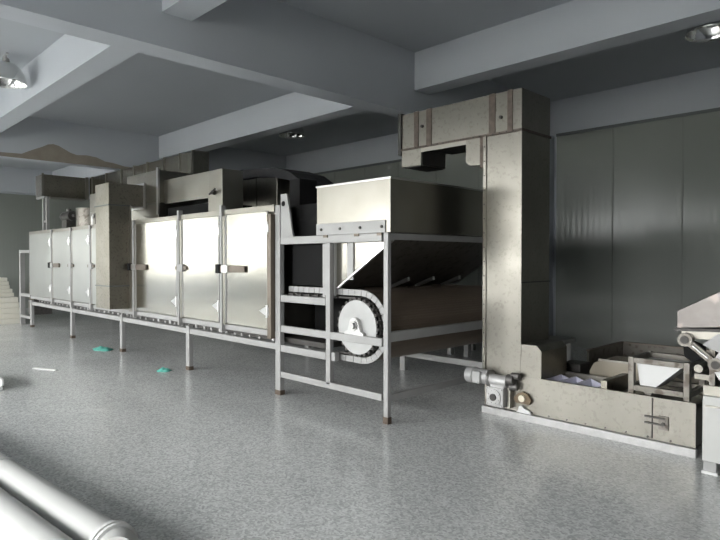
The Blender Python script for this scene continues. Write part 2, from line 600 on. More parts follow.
R_(-14.42, -5.33, Y0 + .005, Y0 + .085, 0.635, 0.70)
R_(-15.19, -14.42, Y0, Y0 + .07, 1.65, 1.71)
R_(-15.19, -14.46, Y0, Y0 + .07, 0.66, 0.73)
R_(-15.19, -14.46, Y0, Y0 + .07, 0.17, 0.23)
R_(-15.27, -15.20, Y0 + PW, Y1 - PW, 1.65, 1.71)
# body shell (hollow end at the hopper side)
m = MB()
m.box(-14.42, -5.34, Y0 + .02, Y1 - .03, 0.70, 2.10)
obj('body', m, 'steel', D, .004)
obj('header_strip', MB().box(-14.43, -5.33, Y0 - .015, Y0 + .02, 2.03, 2.11), 'steel', D, .003)
obj('return_belt', B(-14.2, -4.6, Y0 + .10, Y1 - .15, 0.575, 0.63), 'dark', D)
m = MB()
for k in range(46):
    x = -14.1 + k * .19 + random.uniform(-.05, .05)
    m.box(x, x + random.uniform(.02, .06), Y0 + .085, Y0 + .10, .57, .57 + random.uniform(.02, .05))
obj('belt_roller_clip', m, 'cast', D)['kind'] = 'stuff'


def door(x0, x1, latch=None, sq=False):
    d = obj('door', B(x0, x1, Y0 - .03, Y0 + .018, 0.715, 2.045), 'door_steel' if x0 > -9.5 else 'door_matte', D, .006)
    # raised edge beads
    multi('edge_strip', MB().box(x0, x0 + .015, Y0 - .036, Y0 - .028, .72, 2.04).box(x1 - .015, x1, Y0 - .036, Y0 - .028, .72, 2.04), 'frame', d)
    for z in (1.85, 0.92):
        hx = x1 - .01
        obj('hinge', MB().prism([(hx - .13, z), (hx - .02, z + .045), (hx + .05, z + .045), (hx + .05, z - .045), (hx - .02, z - .045)], 'y', Y0 - .055, Y0 - .03)
            .cyl((hx + .02, Y0 - .05, z - .07), (hx + .02, Y0 - .05, z + .07), .018, n=12), 'chrome', d)
    if latch:
        if sq:
            h = obj('latch', B(latch - .07, latch + .07, Y0 - .065, Y0 - .03, 1.335, 1.435), 'frame', d, .006)
            obj('latch_bar', B(latch - .15, latch + .15, Y0 - .05, Y0 - .031, 1.36, 1.41), 'bronze', h)
        else:
            h = obj('latch', B(latch - .10, latch + .50, Y0 - .06, Y0 - .035, 1.345, 1.425), 'bronze', d, .004)
            obj('latch_keeper', MB().box(latch + .02, latch + .16, Y0 - .072, Y0 - .055, 1.34, 1.43), 'chrome', h)
            obj('latch_block', B(latch - .11, latch - .03, Y0 - .075, Y0 - .03, 1.33, 1.44), 'black', h)
    return d


door(-6.30, -5.42, latch=-6.36)
door(-7.40, -6.45, latch=-7.42, sq=True)
door(-8.88, -7.55, latch=-8.98)
door(-11.68, -10.80)
door(-12.82, -11.78, latch=-11.73, sq=True)
door(-14.36, -12.90, latch=-12.85)
door(-10.72, -9.70, latch=-10.70, sq=True)
# posts between the doors, standing a little above the roof line
for x in (-6.42, -7.52, -8.98, -10.78, -11.76, -12.88):
    obj('door_post', MB().box(x, x + .045, Y0 - .045, Y0 + .02, 0.60, 2.17 if x > -8 else 2.10), 'frame', D, .003)
    obj('door_jamb', MB().box(x + .05, x + .10, Y0 - .035, Y0 + .02, 0.70, 2.03), 'steel', D, .003)
obj('door_jamb', MB().box(-9.18, -8.99, Y0 - .02, Y0 + .02, 0.68, 2.03), 'steel', D)
obj('door_jamb', B(-5.41, -5.34, Y0 - .05, Y0 + .02, 0.62, 2.0), 'bronze', D)

# vertical duct tower in front, with a horizontal arm to the roof
T = obj('duct_tower', B(-9.70, -9.16, 3.575, 3.90, 0.73, 2.34), 'dull_steel', D, .004)
obj('duct_arm', B(-9.70, -9.16, 3.575, 4.12, 2.345, 2.685), 'dull_steel', T, .004)
obj('flange', MB().box(-9.73, -9.13, 4.12, 4.145, 2.31, 2.72), 'chrome', T)
obj('flange', MB().box(-9.715, -9.145, 3.56, 3.91, 2.335, 2.35), 'trim', T)
obj('flange', MB().box(-9.715, -9.145, 3.565, 3.905, 1.08, 1.095), 'trim', T)
obj('flange', MB().box(-9.73, -9.13, 3.90, 3.915, 0.70, 2.36), 'steel', T)
# roof housings
obj('roof_housing', B(-11.62, -8.75, 4.18, 4.80, 2.10, 2.40), 'steel', D, .004)
rh = obj('roof_housing', B(-11.62, -9.95, 4.18, 4.80, 2.40, 2.74), 'old_steel', D, .004)
obj('inspection_port', B(-11.33, -11.18, 4.165, 4.182, 2.16, 2.37), 'black', rh)
obj('handle', MB().cyl((-11.42, 4.16, 2.32), (-11.42, 4.18, 2.32), .04, n=16).cyl((-11.42, 4.15, 2.32), (-11.42, 4.15, 2.16), .012, n=8), 'chrome', rh)
fb = obj('fan_housing', B(-9.85, -8.69, 4.15, 4.75, 2.39, 2.89), 'old_steel', D, .005)
obj('flange', MB().box(-8.72, -8.66, 4.13, 4.16, 2.20, 2.92), 'chrome', fb)
# long rear roof duct
ld_ = obj('roof_duct', B(-13.85, -9.13, 4.98, 5.27, 2.95, 3.34), 'ripple', D, .006)
obj('end_cap', B(-9.13, -9.115, 4.985, 5.265, 2.955, 3.335), 'old_steel', ld_)
m = MB()
for x in (-13.7, -12.9, -12.1, -11.5, -10.9, -10.2, -9.6, -9.16):
    m.box(x, x + .03, 4.965, 5.285, 2.93, 3.36)
multi('flange', m, 'steel', ld_)
multi('duct_support', MB().box(-13.6, -13.5, 5.05, 5.15, 2.1, 2.96).box(-10.1, -10.0, 5.05, 5.15, 2.1, 2.96), 'frame', ld_)
# cross duct at the far end, carried on a ladder-like post
cdct = obj('cross_duct', B(-14.35, -13.90, 4.02, 4.98, 2.87, 3.345), 'dull_steel', D, .005)
obj('end_cap', B(-14.35, -13.96, 4.008, 4.02, 2.875, 3.34), 'motor', cdct)
multi('flange', MB().box(-13.91, -13.88, 4.0, 4.04, 2.82, 3.37).box(-13.91, -13.87, 4.90, 4.96, 2.85, 3.36), 'steel', cdct)
obj('support_post', MB().box(-13.95, -13.89, 4.02, 4.08, 2.10, 2.87).box(-13.72, -13.66, 4.02, 4.08, 2.10, 2.85)
    .box(-13.95, -13.66, 4.03, 4.07, 2.3, 2.34).box(-14.25, -13.7, 3.99, 4.03, 2.82, 2.86), 'frame', cdct)
# duct leading right along the roof and its end riser
fd = obj('roof_duct', B(-8.69, -7.37, 4.25, 4.60, 2.36, 2.735), 'steel', D, .005)
er = obj('duct_riser', B(-7.37, -7.0, 4.25, 4.58, 2.10, 2.735), 'steel', D, .005)
obj('handle', MB().cyl((-7.25, 4.2, 2.40), (-7.10, 4.2, 2.46), .015, n=10).cyl((-7.19, 4.25, 2.42), (-7.19, 4.2, 2.42), .03, n=12), 'dark', er)
obj('roof_shade_block', B(-8.66, -7.40, 4.3, 5.0, 2.10, 2.30), 'black', D)  # black block standing in for the shade below the roof duct
# cabinets further back on the roof
for a, b in ((-7.66, -7.30), (-7.27, -6.78)):
    obj('roof_cabinet', B(a, b, 5.0, 5.7, 2.10, 2.70), 'old_steel', D, .006)
# black covering drooping over the cabinets
m = MB()
pts = [(-8.6, 2.78), (-8.0, 2.84), (-7.6, 2.86), (-7.2, 2.83), (-6.8, 2.80), (-6.45, 2.70), (-6.25, 2.58), (-6.25, 2.52), (-6.5, 2.60), (-6.8, 2.66), (-7.2, 2.70), (-7.66, 2.71), (-8.6, 2.71)]
m.prism(pts, 'y', 4.97, 5.6)
obj('black_cover', m, 'canvas', D)
# roof blower motor and insulated cylinder at the far left
rm = obj('blower_motor', MB().cyl((-13.85, 4.45, 2.44), (-13.35, 4.45, 2.44), .10, n=20).box(-13.75, -13.45, 4.35, 4.55, 2.10, 2.36).cyl((-13.35, 4.45, 2.44), (-13.2, 4.45, 2.44), .03, n=10)
         .cyl((-13.6, 4.45, 2.5), (-13.6, 4.45, 2.6), .05, n=12), 'motor', D)
obj('fan_cowl', MB().cyl((-13.95, 4.45, 2.44), (-13.85, 4.45, 2.44), .08, .11, n=20), 'cast', rm)
obj('exhaust_cylinder', MB().cyl((-12.72, 4.60, 2.10), (-12.72, 4.60, 2.56), .29, n=32), 'grimy', D)
# white lifting bracket by the last door
br = MB().prism([(-5.235, 1.745), (-5.235, 2.215), (-5.125, 2.215), (-5.02, 1.745)], 'y', Y0 + .01, Y0 + .03)
bk = obj('lifting_bracket', br, 'frame', D)
obj('bracket_hole', MB().cyl((-5.185, Y0 + .002, 2.11), (-5.185, Y0 + .012, 2.11), .028, n=16), 'black', bk)
# dark discharge chamber and chimney box behind the bracket
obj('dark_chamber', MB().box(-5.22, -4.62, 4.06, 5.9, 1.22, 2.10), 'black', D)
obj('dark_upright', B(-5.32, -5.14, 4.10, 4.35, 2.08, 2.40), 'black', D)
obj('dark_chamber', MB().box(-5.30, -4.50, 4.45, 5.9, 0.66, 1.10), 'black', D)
gm = obj('drive_motor', MB().cyl((-5.08, 4.5, 2.2), (-4.75, 4.5, 2.2), .065, n=18).box(-5.0, -4.85, 4.44, 4.56, 2.1, 2.16), 'cast', D)
obj('cooling_fin', MB().cyl((-5.02, 4.5, 2.2), (-5.0, 4.5, 2.2), .08, n=18).cyl((-4.97, 4.5, 2.2), (-4.95, 4.5, 2.2), .08, n=18).cyl((-4.92, 4.5, 2.2), (-4.9, 4.5, 2.2), .08, n=18), 'cast', gm)

# feed hopper box and its sloping chute
hx0, hx1, hy0, hy1, hz0, hz1 = -4.60, -3.585, 3.895, 6.0, 1.75, 2.24
m = MB()
t = 0.012
m.box(hx0, hx1, hy0, hy0 + t, hz0, hz1).box(hx0, hx1, hy1 - t, hy1, hz0, hz1)
m.box(hx0, hx0 + t, hy0 + t, hy1 - t, hz0, hz1).box(hx1 - t, hx1, hy0 + t, hy1 - t, hz0, hz1)
hp = obj('feed_hopper', m, 'steel', D)
obj('rim', MB().box(hx0 - .01, hx1 + .01, hy0 - .008, hy0 + .006, hz1 - .012, hz1 + .004).box(hx1 - .006, hx1 + .01, hy0, hy1, hz1 - .012, hz1 + .004), 'chrome', hp)
mp_ = obj('mounting_plate', B(hx0, -3.64, hy0 - .012, hy0 - .001, 1.745, 1.86), 'frame', hp, .002)
m = MB()
for x in (-4.52, -4.24, -3.96, -3.68):
    m.cyl((x, hy0 - .022, 1.80), (x, hy0 - .01, 1.80), .014, n=8)
obj('bolt', m, 'dark', mp_)['kind'] = 'stuff'
for x in (-4.5, -4.05, -3.75):
    obj('clip', MB().box(x, x + .06, Y0 - .012, Y0 + .0, 1.72, 1.755), 'bronze', mp_)
sl = MB()
th = 0.012
sl.prism([(-3.615, 1.68), (-3.615 + th, 1.68), (-4.36 + th, 1.215), (-4.372, 1.215)], 'y', Y0 + .09, Y1 - .12)
obj('sloping_wall', sl, 'grimy', hp)
obj('chute_side', MB().prism([(-4.59, 1.67), (-3.64, 1.67), (-4.36, 1.222), (-4.59, 1.222)], 'y', Y0 + .085, Y0 + .095), 'door_steel', hp)
obj('chute_side', MB().prism([(-4.59, 1.67), (-3.64, 1.67), (-4.36, 1.222), (-4.59, 1.222)], 'y', Y1 - .13, Y1 - .12), 'steel', hp)
obj('edge_flange', MB().prism([(-3.63, 1.665), (-3.66, 1.665), (-4.39, 1.212), (-4.355, 1.212)], 'y', Y0 + .06, Y0 + .088), 'chrome', hp)
multi('edge_flange', MB().box(-4.59, -4.40, Y0 + .06, Y0 + .084, 1.11, 1.67).box(-4.235, -4.15, Y0 + .072, Y0 + .084, 1.30, 1.665), 'frame', hp)
obj('back_wall', B(-4.60, -4.585, Y0 + .095, Y1 - .13, 1.21, 1.75), 'dull_steel', hp)
for y in (4.68, 5.10, 5.58):
    g = obj('gate', MB().prism([(-4.30, 1.195), (-4.06, 1.275), (-4.06, 1.315), (-4.33, 1.215)], 'y', y, y + .035), 'chrome', hp)
    obj('gate_strip', MB().box(-4.29, -4.27, y - .05, y + .25, 1.185, 1.20), 'bronze', g)

# conveyor: sprocket disc, chain, guard plates, slatted belt
cx, cz = -4.07, 0.845


def stadium(r, xl, n=28):
    p = [(xl, cz + r)]
    for k in range(n + 1):
        a = PI / 2 - PI * k / n
        p.append((cx + r * math.cos(a), cz + r * math.sin(a)))
    return p


def band(r0, r1, xl_top, xl_bot, ya, yb, mb, n=28, gap=0.0):
    def path(r):
        n1 = max(1, int((cx - xl_top) / .085))
        n2 = max(1, int((cx - xl_bot) / .085))
        return ([(xl_top + (cx - xl_top) * k / n1, cz + r) for k in range(n1)] +
                [(cx + r * math.cos(PI / 2 - PI * k / n), cz + r * math.sin(PI / 2 - PI * k / n)) for k in range(n + 1)] +
                [(cx + (xl_bot - cx) * k / n2, cz - r) for k in range(1, n2 + 1)])
    outer, inner = path(r1), path(r0)
    for i in range(len(outer) - 1):
        q = [outer[i], outer[i + 1], inner[i + 1], inner[i]]
        if gap:
            c = (sum(a[0] for a in q) / 4, sum(a[1] for a in q) / 4)
            q = [(c[0] + (a[0] - c[0]) * (1 - gap), c[1] + (a[1] - c[1]) * (1 - gap)) for a in q]
        mb.prism(q, 'y', ya, yb)


wy = 3.945
dc = obj('sprocket_disc', MB().cyl((cx, wy, cz), (cx, wy + .02, cz), .262, n=64, smooth=False), 'disc', D)
tp = []
for k in range(26):
    a = 2 * PI * k / 26
    for da_, rr_ in ((-.09, .26), (-.04, .288), (.04, .288), (.09, .26)):
        tp.append((cx + rr_ * math.cos(a + da_), cz + rr_ * math.sin(a + da_)))
m = MB().prism(tp, 'y', wy + .003, wy + .017)
obj('sprocket_teeth', m, 'dark', dc)
bh = obj('bearing_housing', MB().prism([(cx - .13, .775), (cx + .13, .775), (cx + .13, .80), (cx + .085, .815), (cx + .06, .89)] +
         [(cx + .065 * math.cos(a), .875 + .065 * math.sin(a)) for a in [PI * k / 10 for k in range(11)]] + [(cx - .06, .89), (cx - .085, .815), (cx - .13, .80)], 'y', 3.902, 3.94), 'chrome', D)
obj('shaft', MB().cyl((cx, 3.87, .865), (cx, 4.06, .865), .03, n=20).cyl((cx, 3.892, .865), (cx, 3.91, .865), .048, n=20), 'chrome', bh)
m = MB()
band(.268, .284, -5.2, -4.38, 3.985, 4.0, m)
for k in range(13):
    a = PI / 2 - PI * (k + .5) / 13
    c = Vector((cx + .276 * math.cos(a), 3.99, cz + .276 * math.sin(a)))
    m.cyl(c + Vector((0, -.03, 0)), c + Vector((0, .03, 0)), .016, n=8)
for x in [-5.1 + .14 * k for k in range(6)]:
    m.cyl((x, 3.96, cz + .276), (x, 4.02, cz + .276), .016, n=8)
obj('drive_chain', m, 'dark', D)
m = MB()
band(.298, .362, -5.22, -4.40, 4.005, 4.02, m, 14, .06)
obj('belt_side_plates', m, 'frame', D)
m = MB()
band(.31, .345, -5.22, -4.45, 4.04, Y1 - .13, m, 40, .03)
obj('slatted_belt', m, 'belt', D)
obj('drum', MB().cyl((cx, 4.03, cz), (cx, Y1 - .15, cz), .285, n=40), 'dark', D)
# end tray/cone at the far left
obj('outlet_cone', MB().prism([(-14.43, 1.50), (-14.43, .60), (-14.80, .60), (-14.80, .92)], 'y', 3.97, 5.9), 'door_steel', D)
obj('drive_box', MB().box(-14.95, -14.60, 4.0, 4.4, .25, .58).cyl((-14.75, 3.98, .42), (-14.75, 4.02, .42), .1, n=16), 'motor', D)

# ------------------------------------------------------------------ bench behind the dryer
bn = thing('steel_bench', 'low pale steel bench standing on the floor behind the end frame of the dryer', 'bench', (-4.8, 7.8, 0))
obj('bench_top', B(-5.75, -3.9, 7.5, 8.2, .30, .36), 'frame', bn, .004)
for x in (-5.68, -5.36, -4.0):
    for y in (7.5, 8.1):
        obj('leg', B(x, x + .08, y, y + .08, 0, .30), 'frame', bn)

# ------------------------------------------------------------------ bucket elevator
EY = 4.92
E = thing('bucket_elevator', 'tall stainless bucket elevator with overhanging head and long open boot trough', 'elevator', (-2.4, 5.1, 0))
cl = obj('column', B(-3.265, -2.87, EY, 5.46, 0.07, 2.70), 'old_steel', E, .004)
m = MB()
m.box(-3.285, -3.25, EY - .012, EY + .02, 0.4, 2.70).box(-2.895, -2.865, EY - .006, EY + .0, .6, 2.70)
multi('edge_flange', m, 'old_steel', cl)
m = MB()
for k in range(16):
    z = .5 + k * .14
    m.cyl((-3.268, EY - .018, z), (-3.268, EY - .01, z), .007, n=6)
obj('rivet', m, 'dark', cl)['kind'] = 'stuff'
obj('seam', MB().box(-2.872, -2.862, EY, 5.465, 1.28, 1.29), 'dark', cl)
hd = obj('head', B(-4.355, -2.87, EY, 5.46, 2.715, 3.10), 'old_steel', E, .004)
for a, b in ((-4.175, -4.115), (-4.005, -3.935), (-3.225, -3.155), (-3.02, -2.965)):
    obj('flange_rib', B(a, b, EY - .006, 5.47, 2.712, 3.104), 'seam', hd)
obj('end_flange', B(-4.40, -4.355, EY - .015, 5.475, 2.66, 3.115), 'dark', hd)
multi('lower_flange', MB().box(-4.36, -2.86, EY - .014, EY + .005, 2.700, 2.722).box(-2.875, -2.858, EY, 5.465, 2.70, 2.722), 'seam', hd)
m = MB()
for k in range(20):
    x = -4.3 + k * .075
    m.cyl((x, EY - .02, 2.711), (x, EY - .012, 2.711), .006, n=6)
obj('rivet', m, 'dark', hd)['kind'] = 'stuff'
for kx, kz in ((-4.06, 2.93), (-3.09, 2.86)):
    obj('knob', MB().cyl((kx, EY - .02, kz), (kx, EY, kz), .016, n=12), 'dark', hd)
# underside: outlet box, inner chute, hanging bracket plate
ou = obj('outlet', MB().box(-4.355, -4.08, EY - .004, 5.35, 2.52, 2.712), 'old_steel', hd, .003)
multi('outlet_mouth_and_shade', MB().box(-4.33, -4.10, EY + .02, 5.33, 2.512, 2.522).box(-4.081, -4.070, EY + .01, 5.34, 2.525, 2.70), 'dark', ou)  # dark plates: mouth underneath, and shade painted onto the right side
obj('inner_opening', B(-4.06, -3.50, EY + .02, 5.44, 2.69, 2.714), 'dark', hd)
obj('lip', MB().box(-4.08, -3.49, EY - .006, EY + .004, 2.655, 2.712), 'steel', hd)
obj('bracket_plate', MB().prism([(-3.49, 2.71), (-3.32, 2.71), (-3.32, 2.435), (-3.44, 2.435), (-3.49, 2.48)], 'y', EY - .008, EY + .004), 'old_steel', hd)
obj('flange_rib', B(-3.325, -3.28, EY - .01, EY + .02, 2.40, 2.70), 'seam', hd)
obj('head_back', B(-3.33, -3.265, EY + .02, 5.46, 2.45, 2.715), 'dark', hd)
# lower front housing beside the column
obj('boot_housing', MB().prism([(-2.87, .40), (-2.66, .40), (-2.66, .66), (-2.71, .71), (-2.87, .71)], 'y', EY + .0, 5.42), 'old_steel', E, .003)
# trough
tx0, tx1, ty1, tz0, tz1 = -2.87, -1.385, 5.42, .07, .405
tr = MB()
tr.box(tx0, tx1, EY - .004, EY + .010, tz0, tz1).box(tx0, tx1, ty1 - .012, ty1, tz0, tz1)
tr.box(tx1 - .012, tx1, EY + .01, ty1 - .012, tz0, tz1).box(tx0, tx1, EY + .01, ty1 - .012, tz0, tz0 + .01)
tr.box(tx0, tx1, EY - .006, EY + .03, tz1 - .006, tz1 + .004).box(tx0, tx1, ty1 - .03, ty1 + .004, tz1 - .006, tz1 + .01)
tg = obj('trough', tr, 'old_steel', E)
obj('divider', B(-2.12, -2.07, EY + .02, ty1 - .015, .20, .475), 'dull_steel', tg)
obj('deck', B(-1.98, tx1, EY + .012, ty1 - .01, .36, .39), 'steel', tg)
obj('door_seam', B(-1.70, -1.692, EY - .012, EY - .003, .08, .40), 'dark', tg)
dl = obj('door_latch', MB().box(-1.645, -1.575, EY - .02, EY - .004, .165, .27), 'grimy', tg)
multi('latch_bar', MB().box(-1.75, -1.60, EY - .026, EY - .014, .245, .258).box(-1.75, -1.60, EY - .026, EY - .014, .195, .208), 'dark', dl)
obj('latch_knob', MB().cyl((-1.61, EY - .035, .21), (-1.61, EY - .015, .21), .014, n=10), 'dark', dl)
m = MB()
for k in range(8):
    x = -2.75 + k * .17
    m.cyl((x, EY - .012, .085), (x, EY - .004, .085), .008, n=6)
obj('rivet', m, 'dark', tg)['kind'] = 'stuff'
obj('base_rail', MB().box(-3.275, -1.375, EY - .035, EY + .01, 0, .066), 'cast', E, .003)
obj('base_rail', MB().box(-3.30, -1.375, ty1 - .05, ty1 + .01, 0, .068), 'frame', E, .003)
# lavender plastic buckets lying in the boot
for k in range(8):
    x = -2.84 + k * .145
    if -2.13 < x + .14 and x < -2.06:
        continue
    m = MB()
    y0_, y1_ = EY + .05, ty1 - .05
    o_ = [(x, .39), (x + .012, .39), (x + .03, .275), (x + .10, .275), (x + .125, .345), (x + .137, .345), (x + .112, .262), (x + .02, .262)]
    m.prism(o_, 'y', y0_, y1_)
    solid = [(x, .39), (x + .137, .345), (x + .112, .262), (x + .02, .262)]
    m.prism(solid, 'y', y0_, y0_ + .008)
    m.prism(solid, 'y', y1_ - .008, y1_)
    obj('bucket', m, 'lavender', E)
# gearmotor at the foot of the column
g = obj('gearbox', MB().box(-3.17, -2.985, 4.80, 4.912, .10, .285), 'cast', E, .012)
m = MB()
m.cyl((-3.08, 4.785, .195), (-3.08, 4.80, .195), .075, n=32)
for k in range(8):
    a = 2 * PI * (k + .5) / 8
    m.cyl((-3.08 + .06 * math.cos(a), 4.778, .195 + .06 * math.sin(a)), (-3.08 + .06 * math.cos(a), 4.79, .195 + .06 * math.sin(a)), .008, n=8)
for sxx in (-1, 1):
    for szz in (-1, 1):
        m.cyl((-3.08 + sxx * .075, 4.79, .195 + szz * .075), (-3.08 + sxx * .075, 4.802, .195 + szz * .075), .01, n=8)
obj('flange_face', m, 'cast', g)
obj('hollow_shaft', MB().cyl((-3.08, 4.772, .195), (-3.08, 4.786, .195), .033, n=24), 'dark', g)
obj('worm_housing', MB().cyl((-3.16, 4.86, .345), (-2.97, 4.86, .345), .055, n=20).box(-3.14, -2.99, 4.82, 4.90, .285, .34), 'cast', g)
mo = obj('motor', MB().cyl((-3.34, 4.84, .365), (-3.16, 4.84, .365), .070, n=28), 'cast', E)
m = MB()
for k in range(14):
    a = 2 * PI * k / 14
    c = Vector((0, 4.86 + .066 * math.cos(a), .36 + .066 * math.sin(a)))
    m.cyl((-3.33, c.y, c.z), (-3.18, c.y, c.z), .006, n=6)
obj('cooling_fin', m, 'cast', mo)
obj('fan_cover', MB().cyl((-3.40, 4.84, .365), (-3.32, 4.84, .365), .076, .080, n=28), 'disc', mo)
obj('motor_flange', MB().cyl((-3.17, 4.86, .355), (-3.15, 4.86, .355), .078, n=28), 'chrome', mo)
obj('terminal_box', MB().box(-3.30, -3.21, 4.745, 4.80, .305, .425), 'disc', mo, .015)
obj('coupling', MB().cyl((-2.97, 4.86, .37), (-2.90, 4.86, .37), .05, n=18).cyl((-2.93, 4.87, .41), (-2.85, 4.87, .41), .03, n=12).cyl((-2.95, 4.86, .30), (-2.88, 4.88, .31), .035, n=12), 'motor', E)
obj('gearbox_bracket', MB().box(-2.975, -2.945, 4.86, 4.92, .10, .29), 'steel', E)
bb = obj('shaft_bearing', MB().prism([(-2.90, .16), (-2.76, .16), (-2.74, .20), (-2.78, .255), (-2.83, .27), (-2.88, .25), (-2.92, .20)], 'y', 4.885, 4.915), 'brass', E)
obj('bearing_cap', MB().cyl((-2.83, 4.865, .21), (-2.83, 4.887, .21), .032, n=20), 'knob', bb)
obj('rag', MB().prism([(-2.90, .07), (-2.74, .07), (-2.76, .10), (-2.81, .115), (-2.84, .14), (-2.87, .13), (-2.88, .09)], 'y', 4.885, 4.91), 'white', E, .006)

# ------------------------------------------------------------------ hopper stand on the trough
F_ = thing('hopper_stand', 'small square steel stand holding a white triangular hopper above the right end of the trough', 'hopper', (-1.7, 5.15, .39))
FX0, FX1, FY0, FY1 = -1.90, -1.44, 4.95, 5.38
for x in (FX0, FX1 - .045):
    for y in (FY0, FY1 - .045):
        obj('leg', B(x, x + .045, y, y + .045, .391, .705), 'grimy', F_, .003)
for y in (FY0, FY1 - .04):
    obj('rail', B(FX0 + .045, FX1 - .045, y, y + .04, .655, .70), 'grimy', F_, .003)
    obj('rail', B(FX0 + .045, FX1 - .045, y, y + .04, .43, .475), 'grimy', F_, .003)
for x in (FX0, FX1 - .04):
    obj('rail', B(x, x + .04, FY0 + .045, FY1 - .045, .655, .70), 'grimy', F_, .003)
    obj('rail', B(x, x + .04, FY0 + .045, FY1 - .045, .43, .475), 'grimy', F_, .003)
obj('hopper_bin', MB().prism([(-1.85, .66), (-1.50, .66), (-1.72, .45), (-1.82, .45)], 'y', FY0 + .045, FY1 - .06), 'white', F_, .004)
obj('spout', MB().prism([(-1.80, .45), (-1.70, .45), (-1.735, .40), (-1.765, .40)], 'y', FY0 + .02, FY0 + .12), 'grimy', F_)
obj('side_plate', MB().prism([(-1.50, .66), (-1.50, .55), (-1.60, .50), (-1.66, .52)], 'y', FY1 - .07, FY1 - .055), 'dark', F_)

# ------------------------------------------------------------------ tray feeder behind the elevator
V = thing('tray_feeder', 'open steel tray feeder with beige curved front panel behind the elevator trough', 'feeder', (-2.1, 6.2, 0))
tx = (-2.70, -1.30, 5.95, 6.85)
m = MB()
m.box(tx[0], tx[0] + .02, tx[2], tx[3], .28, .55).box(tx[1] - .02, tx[1], tx[2], tx[3], .28, .55).box(tx[0], tx[1], tx[3] - .02, tx[3], .28, .55)
m.box(tx[0], tx[1], tx[2], tx[3], .26, .28)
obj('tray', m, 'grimy', V)
obj('rim', MB().box(tx[0] - .01, tx[0] + .03, tx[2], tx[3], .55, .565).box(tx[0], tx[1], tx[3] - .03, tx[3] + .01, .55, .565), 'bronze', V)
pts = [(-2.47, .12), (-2.52, .30), (-2.51, .42), (-2.47, .50), (-2.39, .54), (-1.35, .54), (-1.35, .12)]
obj('curved_panel', MB().prism(pts, 'y', 5.58, 5.94), 'beige', V, .01)
obj('panel_rim', B(-2.42, -1.35, 5.57, 5.60, .53, .55), 'steel', V)
for x in (-2.55, -1.42):
    for y in (6.0, 6.65):
        obj('leg', B(x, x + .06, y, y + .06, 0, .26), 'dull_steel', V)
obj('leg', B(-2.30, -2.24, 5.62, 5.68, 0, .13), 'dull_steel', V)
obj('leg', B(-1.45, -1.39, 5.62, 5.68, 0, .13), 'dull_steel', V)
tag(obj('control_box', B(-2.82, -2.62, 5.62, 5.85, 0, .46), 'dark', None, .01), 'dark upright box standing on the floor between the elevator and the beige panel', 'box')

# ------------------------------------------------------------------ screening machine at the right edge
G = thing('screening_machine', 'screening machine with worn steel hood on a pale cabinet at the right edge', 'machine', (-0.8, 4.8, 0))
GY = 4.60
cb = obj('cabinet', B(-1.255, -.35, GY, 5.15, .085, .545), 'cabinet', G, .006)
multi('panel_line', MB().box(-1.235, -.37, GY - .006, GY + .002, .47, .482).box(-.80, -.79, GY - .006, GY + .002, .1, .47), 'steel', cb)
for x in (-1.255, -.44):
    for y in (GY, 5.06):
        obj('leg', B(x + .01, x + .09, y, y + .08, .015, .085), 'frame', G)
        obj('foot', B(x, x + .10, y - .01, y + .09, 0, .02), 'white', G)
obj('bed', B(-1.255, -.35, GY + .01, 5.12, .545, .62), 'steel', G, .004)
m = MB()
for x in (-1.22, -1.12, -1.02, -.92, -.6, -.42):
    m.box(x, x + .035, GY + .02, GY + .06, .62, .93)
m.box(-1.22, -.4, 5.0, 5.04, .62, .93)
multi('upright', m, 'grimy', G)
# hood
hood = MB()
pr = [(-1.425, 1.005), (-1.425, 1.13), (-1.155, 1.28), (-.80, 1.34), (-.35, 1.34), (-.35, 1.055), (-1.16, 1.03)]
hood.prism(pr, 'y', GY, 5.15)
ho = obj('hood', hood, 'hoodm', G, .004)
obj('hood_rim', MB().prism([(-1.44, .985), (-1.44, 1.005), (-.35, 1.062), (-.35, 1.042)], 'y', GY - .012, 5.16), 'dark', ho)
obj('side_beam', MB().prism([(-1.40, .93), (-1.40, .985), (-.35, 1.04), (-.35, .985)], 'y', GY + .02, GY + .06), 'steel', G)
obj('side_beam', MB().prism([(-1.40, .93), (-1.40, .985), (-.35, 1.04), (-.35, .985)], 'y', 5.05, 5.09), 'steel', G)
# crank arm with two bearings
arm = MB()
a0, a1 = Vector((-1.36, 0, .93)), Vector((-1.165, 0, .775))
d = (a1 - a0).normalized()
nrm = Vector((-d.z, 0, d.x)) * .026
q = [a0 + nrm, a1 + nrm, a1 - nrm, a0 - nrm]
arm.prism([(v.x, v.z) for v in q], 'y', GY - .03, GY - .005)
ar = obj('crank_arm', arm, 'grimy', G, .004)
for c in (a0, a1):
    b_ = obj('bearing', MB().cyl((c.x, GY - .045, c.z), (c.x, GY + .015, c.z), .048, n=28), 'grimy', ar)
    obj('bearing_core', MB().cyl((c.x, GY - .052, c.z), (c.x, GY - .044, c.z), .028, n=20), 'dark', ar)
obj('rib', MB().cyl((a0.x + .05, GY - .034, a0.z - .04), (a1.x - .05, GY - .034, a1.z + .04), .008, n=8), 'chrome', ar)
obj('rubber_mount', MB().prism([(-1.40, .93), (-1.27, .88), (-1.27, .80), (-1.33, .76), (-1.385, .80)], 'y', GY + .03, GY + .14), 'black', G, .008)
obj('pulley', MB().cyl((-1.03, GY - .02, .77), (-1.03, GY + .05, .77), .145, n=40), 'dark', G)
obj('pulley_rim', MB().cyl((-1.03, GY - .03, .77), (-1.03, GY - .02, .77), .15, n=40).cyl((-1.03, GY - .045, .77), (-1.03, GY - .03, .77), .05, n=20), 'cast', G)
obj('side_plate', MB().prism([(-1.26, .90), (-1.17, .985), (-1.05, .95), (-1.12, .84)], 'y', GY + .005, GY + .018), 'frame', G)
